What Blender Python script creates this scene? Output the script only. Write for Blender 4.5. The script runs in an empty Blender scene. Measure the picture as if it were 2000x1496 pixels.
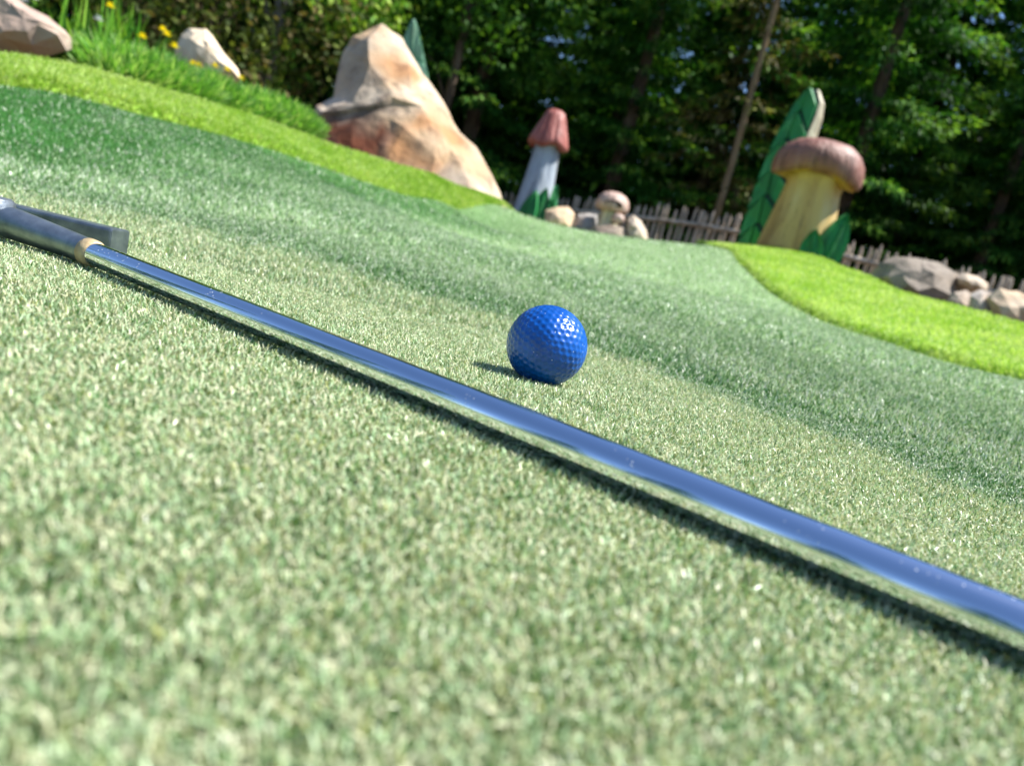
import bpy, bmesh, math, random
import numpy as np
from mathutils import Vector, noise

random.seed(7)
RNG = np.random.default_rng(11)
scene = bpy.context.scene
COL = scene.collection
R = math.radians

# ------------------------------------------------------------------ camera
FPX = 1500.0                       # focal length in pixels of a 2000 px wide picture
PITCH, ROLL = R(9.5), R(14.5)
CAM = Vector((0.0, 0.0, 0.0637))
FWD = Vector((0, math.cos(PITCH), -math.sin(PITCH)))
UP0 = Vector((0, math.sin(PITCH), math.cos(PITCH)))
RT0 = Vector((1, 0, 0))
CX = RT0 * math.cos(ROLL) + UP0 * math.sin(ROLL)
CY = -RT0 * math.sin(ROLL) + UP0 * math.cos(ROLL)

def at(px, py, d):
    """world point at depth d on the line of sight of a photograph pixel"""
    return CAM + (FWD + CX * ((px - 1000) / FPX) + CY * ((748 - py) / FPX)) * d

cd = bpy.data.cameras.new('camera')
cam = bpy.data.objects.new('camera', cd)
COL.objects.link(cam)
from mathutils import Matrix
M = Matrix((CX, CY, -FWD)).transposed().to_4x4()
M.translation = CAM
cam.matrix_world = M
cd.sensor_width = 36
cd.lens = 27
cd.clip_start = 0.005
cd.clip_end = 2000
cd.dof.use_dof = True
cd.dof.focus_distance = 0.385
cd.dof.aperture_fstop = 10.8
scene.camera = cam

# ------------------------------------------------------------------ sky, sun, exposure
SUN = Vector((0.53, 0.09, 0.84)).normalized()
world = bpy.data.worlds.new('World')
scene.world = world
world.use_nodes = True
wn = world.node_tree
bg = wn.nodes['Background']
sky = wn.nodes.new('ShaderNodeTexSky')
sky.sky_type = 'NISHITA'
sky.sun_disc = False
sky.sun_elevation = math.asin(SUN.z)
sky.sun_rotation = math.atan2(SUN.x, SUN.y)
sky.air_density = 1.0
sky.dust_density = 0.3
sky.ozone_density = 6.0
wn.links.new(sky.outputs[0], bg.inputs[0])
bg.inputs[1].default_value = 0.105
sd = bpy.data.lights.new('sun', 'SUN')
sd.energy = 5.0
sd.angle = R(0.53)
sd.color = (1.0, 0.97, 0.92)
sun = bpy.data.objects.new('sun', sd)
COL.objects.link(sun)
sun.rotation_euler = SUN.to_track_quat('Z', 'Y').to_euler()
sun.location = (5, 2, 9)
vs = scene.view_settings
vs.view_transform = 'Standard'
vs.look = 'None'
vs.exposure = 0.88
vs.gamma = 1
vs.use_curve_mapping = False
scene.cycles.max_bounces = 5
scene.cycles.diffuse_bounces = 2
scene.cycles.glossy_bounces = 3
scene.cycles.transmission_bounces = 4

# ------------------------------------------------------------------ helpers
def lin(r, g, b):
    f = lambda c: (c / 255 / 12.92) if c / 255 <= 0.04045 else ((c / 255 + 0.055) / 1.055) ** 2.4
    return (f(r), f(g), f(b))

def new_mat(name):
    m = bpy.data.materials.new(name)
    m.use_nodes = True
    nt = m.node_tree
    return m, nt, nt.nodes['Principled BSDF']

def N(nt, typ, **kw):
    n = nt.nodes.new(typ)
    for k, v in kw.items():
        if k in n.inputs:
            n.inputs[k].default_value = v
        else:
            setattr(n, k, v)
    return n

def ramp(nt, fac, stops):
    r = nt.nodes.new('ShaderNodeValToRGB')
    e = r.color_ramp.elements
    while len(e) < len(stops):
        e.new(0.5)
    for i, (p, c) in enumerate(stops):
        e[i].position = p
        e[i].color = (*c, 1)
    nt.links.new(fac, r.inputs[0])
    return r

def noise_mat(name, stops, scale=8, detail=6, rough=0.8, bump=0.3, bump_scale=None, stretch=(1, 1, 1), metallic=0.0, dist=0.0, bdist=0.01):
    m, nt, p = new_mat(name)
    tc = N(nt, 'ShaderNodeTexCoord')
    mp = N(nt, 'ShaderNodeMapping')
    mp.inputs['Scale'].default_value = stretch
    nt.links.new(tc.outputs['Object'], mp.inputs[0])
    n1 = N(nt, 'ShaderNodeTexNoise', Scale=scale, Detail=detail, Distortion=dist)
    nt.links.new(mp.outputs[0], n1.inputs['Vector'])
    r = ramp(nt, n1.outputs[0], stops)
    nt.links.new(r.outputs[0], p.inputs['Base Color'])
    p.inputs['Roughness'].default_value = rough
    p.inputs['Metallic'].default_value = metallic
    if bump:
        n2 = N(nt, 'ShaderNodeTexNoise', Scale=bump_scale or scale * 3, Detail=8)
        nt.links.new(mp.outputs[0], n2.inputs['Vector'])
        b = N(nt, 'ShaderNodeBump', Strength=bump, Distance=bdist)
        nt.links.new(n2.outputs[0], b.inputs['Height'])
        nt.links.new(b.outputs[0], p.inputs['Normal'])
    return m

def leaf_mat(name, transl=0.35, rough=0.5, spec=0.3, noise_amt=0.0, tint=(1.0, 1.0, 0.6)):
    """vertex-coloured thin leaf or fibre: diffuse and gloss plus light through it"""
    m, nt, p = new_mat(name)
    a = N(nt, 'ShaderNodeVertexColor')
    a.layer_name = 'Col'
    nt.links.new(a.outputs[0], p.inputs['Base Color'])
    p.inputs['Roughness'].default_value = rough
    p.inputs['Specular IOR Level'].default_value = spec
    t = N(nt, 'ShaderNodeBsdfTranslucent')
    mul = N(nt, 'ShaderNodeMixRGB', blend_type='MULTIPLY')
    mul.inputs[0].default_value = 1
    mul.inputs[2].default_value = (*tint, 1)
    nt.links.new(a.outputs[0], mul.inputs[1])
    nt.links.new(mul.outputs[0], t.inputs[0])
    mx = N(nt, 'ShaderNodeMixShader')
    mx.inputs[0].default_value = transl
    nt.links.new(p.outputs[0], mx.inputs[1])
    nt.links.new(t.outputs[0], mx.inputs[2])
    nt.links.new(mx.outputs[0], nt.nodes['Material Output'].inputs[0])
    return m

def tag(o, label=None, cat=None, group=None, kind=None):
    if label: o['label'] = label
    if cat: o['category'] = cat
    if group: o['group'] = group
    if kind: o['kind'] = kind
    return o

def obj(name, me, mat, parent=None, loc=None):
    if mat is not None and not me.materials:
        me.materials.append(mat)
    o = bpy.data.objects.new(name, me)
    COL.objects.link(o)
    if parent: o.parent = parent
    if loc is not None: o.location = loc
    return o

def empty(name, loc, rz=0):
    o = bpy.data.objects.new(name, None)
    COL.objects.link(o)
    o.location = loc
    o.rotation_euler = (0, 0, rz)
    o.empty_display_size = 0.1
    return o

def fast_mesh(name, V, F, col=None, smooth=False):
    """numpy vertices (n,3), faces (m,k) of one size, vertex colours (n,3)"""
    V = np.asarray(V, dtype=np.float32); F = np.asarray(F, dtype=np.int32)
    me = bpy.data.meshes.new(name)
    k = F.shape[1]
    me.vertices.add(len(V)); me.vertices.foreach_set('co', V.ravel())
    me.loops.add(F.size); me.loops.foreach_set('vertex_index', F.ravel())
    me.polygons.add(len(F))
    me.polygons.foreach_set('loop_start', np.arange(0, F.size, k, dtype=np.int32))
    me.polygons.foreach_set('use_smooth', np.full(len(F), smooth))
    me.update(calc_edges=True)
    if col is not None:
        c = np.ones((len(V), 4), dtype=np.float32); c[:, :3] = col
        a = me.color_attributes.new('Col', 'FLOAT_COLOR', 'POINT')
        a.data.foreach_set('color', c.ravel())
    return me

def py_mesh(name, V, F, smooth=False):
    me = bpy.data.meshes.new(name)
    me.from_pydata([tuple(v) for v in V], [], F)
    me.update()
    if smooth:
        me.polygons.foreach_set('use_smooth', [True] * len(me.polygons))
    return me

def bm_mesh(name, bm, smooth=False):
    bmesh.ops.recalc_face_normals(bm, faces=bm.faces[:])
    me = bpy.data.meshes.new(name)
    bm.to_mesh(me); bm.free()
    if smooth:
        me.polygons.foreach_set('use_smooth', [True] * len(me.polygons))
    return me

def tube_mesh(name, pts, rads, seg=16, cap=True, smooth=True):
    pts = [Vector(p) for p in pts]
    V, F = [], []
    up = Vector((0, 0, 1))
    for i, p in enumerate(pts):
        t = (pts[min(i + 1, len(pts) - 1)] - pts[max(i - 1, 0)]).normalized()
        a = t.cross(up if abs(t.z) < 0.95 else Vector((1, 0, 0))).normalized()
        b = t.cross(a).normalized()
        for k in range(seg):
            th = 2 * math.pi * k / seg
            V.append(p + (a * math.cos(th) + b * math.sin(th)) * rads[i])
    for i in range(len(pts) - 1):
        for k in range(seg):
            F.append((i * seg + k, i * seg + (k + 1) % seg, (i + 1) * seg + (k + 1) % seg, (i + 1) * seg + k))
    if cap:
        nv = len(V)
        V += [v.copy() for v in V[:seg]] + [v.copy() for v in V[nv - seg:nv]]
        F.append(tuple(nv + k for k in range(seg - 1, -1, -1)))
        F.append(tuple(nv + seg + k for k in range(seg)))
    me = py_mesh(name, V, F)
    if smooth:
        fl = [len(f) == 4 for f in F]
        me.polygons.foreach_set('use_smooth', fl)
    return me

# ------------------------------------------------------------------ terrain
ctrl = []
LFL = [(-260, 134, 1.34), (0, 164, 1.57), (100, 177, 1.66), (200, 201, 1.78), (300, 228, 1.91), (400, 254, 2.05), (500, 282, 2.24), (600, 315, 2.48), (700, 350, 2.85), (800, 383, 3.3), (900, 408, 4.1), (1010, 426, 5.3)]
LFU = [(-260, 55, 1.7), (0, 97, 1.95), (110, 112, 2.02), (240, 145, 2.15), (400, 190, 2.45), (500, 222, 2.7), (600, 258, 3.0), (700, 290, 3.4), (850, 335, 4.1), (960, 385, 4.9), (1015, 422, 5.6)]
RFL = [(1360, 480, 6.0), (1425, 489, 4.7), (1440, 515, 3.8), (1500, 572, 2.9), (1600, 625, 2.3), (1700, 657, 1.98), (1800, 690, 1.7), (1900, 720, 1.5), (2000, 742, 1.35), (2200, 790, 1.15)]
RFU = [(1365, 479, 7.0), (1450, 484, 6.9), (1545, 493, 6.6), (1640, 516, 5.6), (1720, 545, 4.7), (1770, 568, 4.2), (1850, 594, 3.7), (1920, 608, 3.4), (2000, 628, 3.1), (2200, 680, 2.6)]
def cw(x, y, z): ctrl.append((x, y, z))
def cp(px, py, d):
    p = at(px, py, d); ctrl.append((p.x, p.y, p.z))
for p in [(0, -3, 0.0), (3, -2, 0.0), (-3, -2, 0.0), (0, -1, -.01), (0, 0, -.010), (.4, 0, -.008), (-.4, .05, -.006), (0, .15, -.003),
          (.13, .165, .0007), (.2, .13, -.0003), (.05, .21, .0024), (-.03, .27, .0034), (-.25, .25, .001), (-.2, .36, .0045), (-.10, .31, .003), (-.3, .40, .002), (.013, .405, 0), (.3, .42, 0), (-.3, .45, 0), (-.14, .38, 0), (.16, .31, -.002), (-.16, .78, 0), (.0, .76, 0),
          (.2, .55, 0), (1, 0, 0), (-1, 0, .02), (.75, .6, .01), (6, -3, .1), (-6, -3, .2), (0, -8, .1)]:
    cw(*p)
for p in [(1100, 457, 6.0), (1250, 472, 5.6), (1330, 477, 5.2), (1100, 520, 2.3), (1300, 560, 2.0), (850, 445, 2.6), (950, 452, 3.2), (1000, 447, 4.2),
          (300, 400, 1.0), (100, 330, 1.15), (0, 280, 1.25), (600, 420, 1.25), (900, 480, 1.6), (1035, 427, 8.0)]:
    cp(*p)
for pts, dz in ((LFL, -.006), (LFU, -.036), (RFL, -.006), (RFU, -.032)):      # the pile stands above its backing
    for p in pts:
        q = at(*p); ctrl.append((q.x, q.y, q.z + dz))
for p in [(-2.2, 3.6, .24), (-4, 6, .35), (-1, 6.4, .33), (2.6, 5.6, .36), (4.2, 4.6, .3), (0, 10, .4), (4, 10, .38), (8, 8, .38), (-5, 10, .5), (-9, 8, .6),
          (0, 14, .4), (8, 14, .45), (-8, 15, .6), (0, 20, .6), (12, 20, .6), (-12, 20, .7), (14, 6, .4), (-10, 2, .4), (9, 1, .25), (22, 12, .5), (-20, 10, .6), (0, 30, .6)]:
    cw(*p)
CT = np.array(ctrl)
MQ = 0.25
def _phi(A, B):
    d2 = ((A[:, None, :] - B[None, :, :]) ** 2).sum(-1)
    return np.sqrt(d2 + MQ * MQ)
_A = _phi(CT[:, :2], CT[:, :2])
_n = len(CT)
_P = np.c_[np.ones(_n), CT[:, :2]]
_K = np.block([[_A - np.eye(_n) * 0.0006, _P], [_P.T, np.zeros((3, 3))]])
_W = np.linalg.solve(_K, np.r_[CT[:, 2], 0, 0, 0])
def terr(x, y):
    x = np.atleast_1d(np.asarray(x, float)); y = np.atleast_1d(np.asarray(y, float))
    out = np.empty(len(x))
    for s in range(0, len(x), 40000):
        q = np.c_[x[s:s + 40000], y[s:s + 40000]]
        r = np.hypot(q[:, 0], q[:, 1])
        k = np.minimum(1, 24 / np.maximum(r, 1e-6))
        q = q * k[:, None]
        z = _phi(q, CT[:, :2]) @ _W[:_n] + _W[_n] + q @ _W[_n + 1:]
        b = np.clip((r - 24) / 40, 0, 1)
        out[s:s + 40000] = z * (1 - b) + 0.5 * b
    return out
def tz(x, y): return float(terr([x], [y])[0])

def proj(x, y, z):
    """photograph pixel and depth of world points (for deciding how finely to build)"""
    P = np.c_[x, y, z] - np.array(CAM)
    d = P @ np.array(FWD)
    return 1000 + FPX * (P @ np.array(CX)) / d, 748 - FPX * (P @ np.array(CY)) / d, d

def polar_sheet(name, radii, nseg, zoff, colf=None):
    V = [(0, 0)]
    for r in radii:
        for k in range(nseg):
            a = 2 * math.pi * k / nseg
            V.append((r * math.cos(a), r * math.sin(a)))
    V = np.array(V)
    z = terr(V[:, 0], V[:, 1]) + (zoff(V[:, 0], V[:, 1]) if callable(zoff) else zoff)
    T = []
    for k in range(nseg):
        T.append((0, 1 + k, 1 + (k + 1) % nseg))
    for i in range(len(radii) - 1):
        b0, b1 = 1 + i * nseg, 1 + (i + 1) * nseg
        for k in range(nseg):
            k2 = (k + 1) % nseg
            T.append((b0 + k, b1 + k, b1 + k2)); T.append((b0 + k, b1 + k2, b0 + k2))
    me = fast_mesh(name, np.c_[V, z], T, colf(V[:, 0], V[:, 1]) if colf else None, smooth=True)
    return me

# world curves of the borders, from landmarks at their own distances
def curve_xy(pts, n):
    P = np.array([[*at(*p)] for p in pts])
    s = np.r_[0, np.cumsum(np.linalg.norm(np.diff(P[:, :2], axis=0), axis=1))]
    t = np.linspace(0, s[-1], n)
    c = np.c_[np.interp(t, s, P[:, 0]), np.interp(t, s, P[:, 1])]
    for _ in range(max(2, n // 16)):                      # round the corners
        c[1:-1] = (c[:-2] + 2 * c[1:-1] + c[2:]) / 4
    return c

def smooth(e0, e1, x):
    t = np.clip((x - e0) / (e1 - e0), 0, 1)
    return t * t * (3 - 2 * t)

def vnoise(x, y, s, seed=0.0):
    return np.array([noise.noise(Vector((a * s + seed, b * s - seed, seed * 0.37))) for a, b in zip(x, y)])

def gridnoise(x, y, s, seed=0):
    """cheap smooth value noise, vectorised"""
    g = np.random.default_rng(1000 + seed).random((128, 128))
    u, v = x * s + 31.7, y * s + 17.3
    i, j = np.floor(u).astype(int), np.floor(v).astype(int)
    fu, fv = u - i, v - j
    fu, fv = fu * fu * (3 - 2 * fu), fv * fv * (3 - 2 * fv)
    i0, j0, i1, j1 = i % 128, j % 128, (i + 1) % 128, (j + 1) % 128
    return (g[i0, j0] * (1 - fu) + g[i1, j0] * fu) * (1 - fv) + (g[i0, j1] * (1 - fu) + g[i1, j1] * fu) * fv

# edge of the worn putting strip: worn (0) near, nap and slope shading painted beyond (1)
nap_edge = np.array([(-3.0, .35), (-1.2, .62), (-.7, .78), (-.4, .85), (-.16, .80), (.0, .73), (.08, .66), (.18, .54), (.27, .40), (.40, .22), (.6, .0), (1.2, -.5), (3, -2.0)])
def nap_band(x, y):
    ys = np.interp(x, nap_edge[:, 0], nap_edge[:, 1]) + 0.05 * (gridnoise(x, y, 18, 3) - .5) + .03 * (gridnoise(x, y, 60, 5) - .5)
    w = 0.035 + 0.10 * smooth(-.1, -.5, x)
    return smooth(-w, w, y - ys)

PALE = np.array(lin(226, 226, 186)); MINT = np.array(lin(196, 222, 172)); MID = np.array(lin(86, 132, 58)); OLIVE = np.array(lin(176, 182, 110))
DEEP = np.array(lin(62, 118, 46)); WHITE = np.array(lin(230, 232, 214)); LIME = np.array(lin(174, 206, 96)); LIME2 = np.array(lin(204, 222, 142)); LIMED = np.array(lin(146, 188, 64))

LF_low, LF_up, RF_low, RF_up = (curve_xy(p, 120) for p in (LFL, LFU, RFL, RFU))

def green_cols(x, y, n=None):
    """tone of the turf: worn pale strip, then nap, slope and bank-foot shade painted in"""
    f = nap_band(x, y)
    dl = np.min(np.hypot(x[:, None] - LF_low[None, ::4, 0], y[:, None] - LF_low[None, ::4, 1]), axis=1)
    n1 = gridnoise(x, y, 3.2, 1); n2 = gridnoise(x, y, 9, 2); n3 = gridnoise(x, y, 30, 4)
    d = np.hypot(x, y)
    wear_shade = 1 - f * (0.58 + .5 * (n2 - .5))
    # light and dark strips along the edge: nap and slope shading put into the colour
    ys = np.interp(x, nap_edge[:, 0], nap_edge[:, 1])
    t = y - ys
    wear_shade = wear_shade + f * (.50 * smooth(.10, .26, t + .10 * (n1 - .5)) - .22 * smooth(.34, .5, t + .2 * (n1 - .5)) * (1 - smooth(.7, .95, t)) + .22 * smooth(1.0, 1.8, t))
    wear_shade = wear_shade - .95 * smooth(.75, .12, dl + .22 * (n1 - .5)) * smooth(6.0, 3.0, d) + .25 * (n2 - .5) + .12 * (n3 - .5)  # deeper green at the bank foot is shade put into the colour
    return np.clip(wear_shade, 0.0, 1)

# ------------------------------------------------------------------ setting: soil, green, lime turf
m_soil = noise_mat('forest_soil', [(0.3, lin(48, 38, 28)), (0.55, lin(84, 66, 46)), (0.75, lin(70, 76, 40))], scale=3, rough=0.95, bump=0.6)
radii = [0.3, 0.6] + list(np.linspace(.8, 8.4, 50)) + [9.5, 11, 13, 15, 18, 21, 25, 32, 45, 70, 120, 250, 500, 1000]
o = obj('ground', polar_sheet('ground', radii, 200, -0.05), m_soil)
tag(o, kind='structure')

def inside_strip(x, y, low, up):
    poly = np.r_[low, up[::-1]]
    c = np.zeros(len(x), bool)
    j = len(poly) - 1
    for i in range(len(poly)):
        xi, yi = poly[i]; xj, yj = poly[j]
        if yi != yj:
            k = ((yi > y) != (yj > y)) & (x < (xj - xi) * (y - yi) / (yj - yi) + xi)
            c ^= k
        j = i
    return c

def beyond(x, y):
    a = np.r_[LF_up, [[LF_up[-1, 0], 9], [-9, 9], [-9, LF_up[0, 1]]]]
    b = np.r_[RF_up, [[9, RF_up[-1, 1]], [9, 9], [RF_up[0, 0], 9]]]
    e = np.zeros((0, 2))
    return inside_strip(x, y, a, e) | inside_strip(x, y, b, e)

m_backing = leaf_mat('turf_backing', transl=0.0, rough=0.95, spec=0.1)
def backing_col(x, y):
    # close by: the dark backing between the tufts; farther off the sheet stands for backing and pile together
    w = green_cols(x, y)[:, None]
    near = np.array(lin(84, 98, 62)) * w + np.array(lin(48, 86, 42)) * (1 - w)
    far = np.array(lin(126, 152, 104)) * w + np.array(lin(50, 94, 40)) * (1 - w)
    k = smooth(.6, 1.5, np.hypot(x, y))[:, None]
    return (near * (1 - k) + far * k) * (0.8 + .4 * gridnoise(x, y, 25, 9)[:, None])
gr = list(np.geomspace(0.04, 1.0, 36)) + list(np.linspace(1.06, 7.2, 100))
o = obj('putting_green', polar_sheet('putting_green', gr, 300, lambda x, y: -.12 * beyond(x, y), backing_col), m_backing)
tag(o, kind='structure')

def strip(name, low, up, nacross, lift, lip, mat, over=0.0):
    """turf laid between two border curves, its edges turned down into the ground"""
    V = []
    for j in range(nacross + 1):
        t = j / nacross
        xy = low * (1 - t) + up * t
        z = terr(xy[:, 0], xy[:, 1])
        e = smooth(0, lip, np.full(len(xy), t)) * smooth(0, .1, np.full(len(xy), 1 - t))
        V.append(np.c_[xy, z - 0.03 + (lift + 0.03) * e])
    V = np.concatenate(V)
    n = len(low)
    T = []
    for j in range(nacross):
        for i in range(n - 1):
            a = j * n + i
            T.append((a, a + 1, a + n + 1)); T.append((a, a + n + 1, a + n))
    c = np.tile(np.array(lin(158, 194, 78)), (len(V), 1))
    o = obj(name, fast_mesh(name, V, T, c, smooth=True), mat)
    return o
o = strip('lime_turf_bank', LF_low, LF_up, 24, 0.022, .10, m_backing); tag(o, kind='structure')
o = strip('lime_turf_verge', RF_low, RF_up, 24, 0.022, .06, m_backing); tag(o, kind='structure')

# ------------------------------------------------------------------ turf fibres
def fibre_mesh(name, x, y, z, L, W, col, e0=(60, 90), e1=(0, 75), two=True, az=None, rng=RNG):
    n = len(x)
    az = rng.random(n) * 2 * np.pi if az is None else az
    a0 = np.radians(rng.uniform(*e0, n)); a1 = np.radians(rng.uniform(*e1, n))
    az2 = az + rng.normal(0, .7, n)
    tw = az + np.pi / 2 + rng.normal(0, .5, n)
    side = np.c_[np.cos(tw), np.sin(tw), rng.normal(0, .25, n)]
    d0 = np.c_[np.cos(az) * np.cos(a0), np.sin(az) * np.cos(a0), np.sin(a0)]
    d1 = np.c_[np.cos(az2) * np.cos(a1), np.sin(az2) * np.cos(a1), np.sin(a1)]
    p0 = np.c_[x, y, z]
    p1 = p0 + d0 * (L * .5)[:, None]
    p2 = p1 + d1 * (L * .5)[:, None]
    w = (W / 2)[:, None]
    if two:
        V = np.stack([p0 - side * w, p0 + side * w, p1 - side * w, p1 + side * w, p2 - side * w * .45, p2 + side * w * .45], 1).reshape(-1, 3)
        q = np.array([(0, 1, 3, 2), (2, 3, 5, 4)])
        F = (np.arange(n)[:, None, None] * 6 + q[None]).reshape(-1, 4)
        c = np.repeat(col, 6, axis=0)
    else:
        V = np.stack([p0 - side * w, p0 + side * w, p2 + side * w * .6, p2 - side * w * .6], 1).reshape(-1, 3)
        F = (np.arange(n)[:, None] * 4 + np.arange(4)[None]).reshape(-1, 4)
        c = np.repeat(col, 4, axis=0)
    return fast_mesh(name, V, F, c)

def visible(x, y, z, mx=130, my=110):
    px, py, d = proj(x, y, z)
    return (d > 0.03) & (px > -mx) & (px < 2000 + mx) & (py > -my) & (py < 1496 + my)

def scatter_ring(r0, r1, dens):
    a0, a1 = R(-8), R(188)
    area = .5 * (r1 * r1 - r0 * r0) * (a1 - a0)
    n = int(area * dens)
    r = np.sqrt(RNG.random(n) * (r1 * r1 - r0 * r0) + r0 * r0); a = RNG.random(n) * (a1 - a0) + a0
    x, y = r * np.cos(a), r * np.sin(a)
    z = np.zeros(n)
    v = visible(x, y, z, 400, 900)
    x, y = x[v], y[v]
    z = terr(x, y)
    v = visible(x, y, z)
    return x[v], y[v], z[v]

def green_fibre_cols(x, y):
    n = len(x)
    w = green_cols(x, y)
    u = RNG.random(n); v = RNG.random(n)
    worn = np.where((u < .44)[:, None], PALE, np.where((u < .76)[:, None], MINT, np.where((u < .93)[:, None], MID, OLIVE)))
    deep_mix = np.where((u < .58)[:, None], DEEP, np.where((u < .76)[:, None], MID, np.where((u < .88)[:, None], MINT, WHITE)))
    f = nap_band(x, y)
    pf = np.where((u < .30)[:, None], WHITE, np.where((u < .66)[:, None], MINT, np.where((u < .86)[:, None], MID, DEEP)))  # white fibres in both far mixes paint the pile's glints
    worn = np.where((RNG.random(n) < f)[:, None], pf, worn)
    c = np.where((v < w)[:, None], worn, deep_mix)
    return c * RNG.uniform(.78, 1.12, n)[:, None]

m_fibre = leaf_mat('turf_fibre', transl=0.22, rough=0.38, spec=0.6, tint=(1, 1, .75))
tufts = []
for i, (r0, r1, dens, sL, two) in enumerate([(.05, .28, 1600000, 1.0, True), (.28, .62, 1050000, 1.0, True), (.62, 1.15, 210000, 1.4, False), (1.15, 2.4, 45000, 2.3, False), (2.4, 6.6, 4500, 4.2, False)]):
    x, y, z = scatter_ring(r0, r1, dens)
    if r1 > 1.2:
        k = ~(inside_strip(x, y, LF_low, LF_up) | inside_strip(x, y, RF_low, RF_up) | beyond(x, y))
        x, y, z = x[k], y[k], z[k]
    n = len(x)
    L = RNG.uniform(.0024, .0044, n) * sL ** .9
    W = RNG.uniform(.00034, .00062, n) * sL * (1.0 if two else 1.15)
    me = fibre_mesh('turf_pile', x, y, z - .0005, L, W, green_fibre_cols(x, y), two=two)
    o = obj('turf_pile', me, m_fibre)
    tag(o, 'short curled pile of the artificial putting green' if i == 0 else 'short curled artificial turf pile further along the putting green', 'turf', kind='stuff')
    print('fibres', i, n)

m_lime = leaf_mat('lime_fibre', transl=0.42, rough=0.5, spec=0.3, tint=(1, 1, .55))
def lime_fibres(low, up, n, name, label, lift=.010, lip=.1):
    i = RNG.random(n) ** .7
    t = RNG.random(n)
    k = RNG.random(n) < .16
    t[k] = RNG.random(k.sum()) * lip                     # thicker along the cut edge
    f = (1 - i) * (len(low) - 1)
    return f, t
def lime(low, up, n, name, label, nearfirst, lip):
    f = RNG.random(n) ** 1.9 * (len(low) - 1)
    if not nearfirst: f = (len(low) - 1) - f
    t = RNG.random(n); k = RNG.random(n) < .15; t[k] = RNG.random(k.sum()) * lip * .9
    i = np.floor(f).astype(int).clip(0, len(low) - 2); u = (f - i)[:, None]
    xy = (low[i] * (1 - u) + low[i + 1] * u) * (1 - t)[:, None] + (up[i] * (1 - u) + up[i + 1] * u) * t[:, None]
    x, y = xy[:, 0], xy[:, 1]
    e = smooth(0, lip, t) * smooth(0, .1, 1 - t)
    z = terr(x, y) - .03 + .052 * e
    v = visible(x, y, z, 150, 150) & (z > terr(x, y) - .012)
    x, y, z, t = x[v], y[v], z[v], t[v]
    n = len(x); d = np.hypot(x, y)
    L = RNG.uniform(.010, .019, n) * (d / 2) ** .35; W = RNG.uniform(.0014, .0026, n) * (d / 1.7)
    r = RNG.random(n) + .5 * (gridnoise(x, y, 4, 12) - .5) + .4 * (gridnoise(x, y, 11, 13) - .5)
    c = np.where((r < .30)[:, None], LIMED, np.where((r < .66)[:, None], LIME, LIME2)) * RNG.uniform(.8, 1.1, n)[:, None]
    me = fibre_mesh(name, x, y, z, L, W, c, e0=(35, 85), e1=(-5, 60), two=False)
    o = obj(name, me, m_lime)
    tag(o, label, 'turf', kind='stuff')
    print('lime', n)
lime(LF_low, LF_up, 105000, 'lime_pile', 'long lime green pile of the bank at left', True, .10)
lime(RF_low, RF_up, 105000, 'lime_pile', 'long lime green pile of the verge at right', False, .06)

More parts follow.
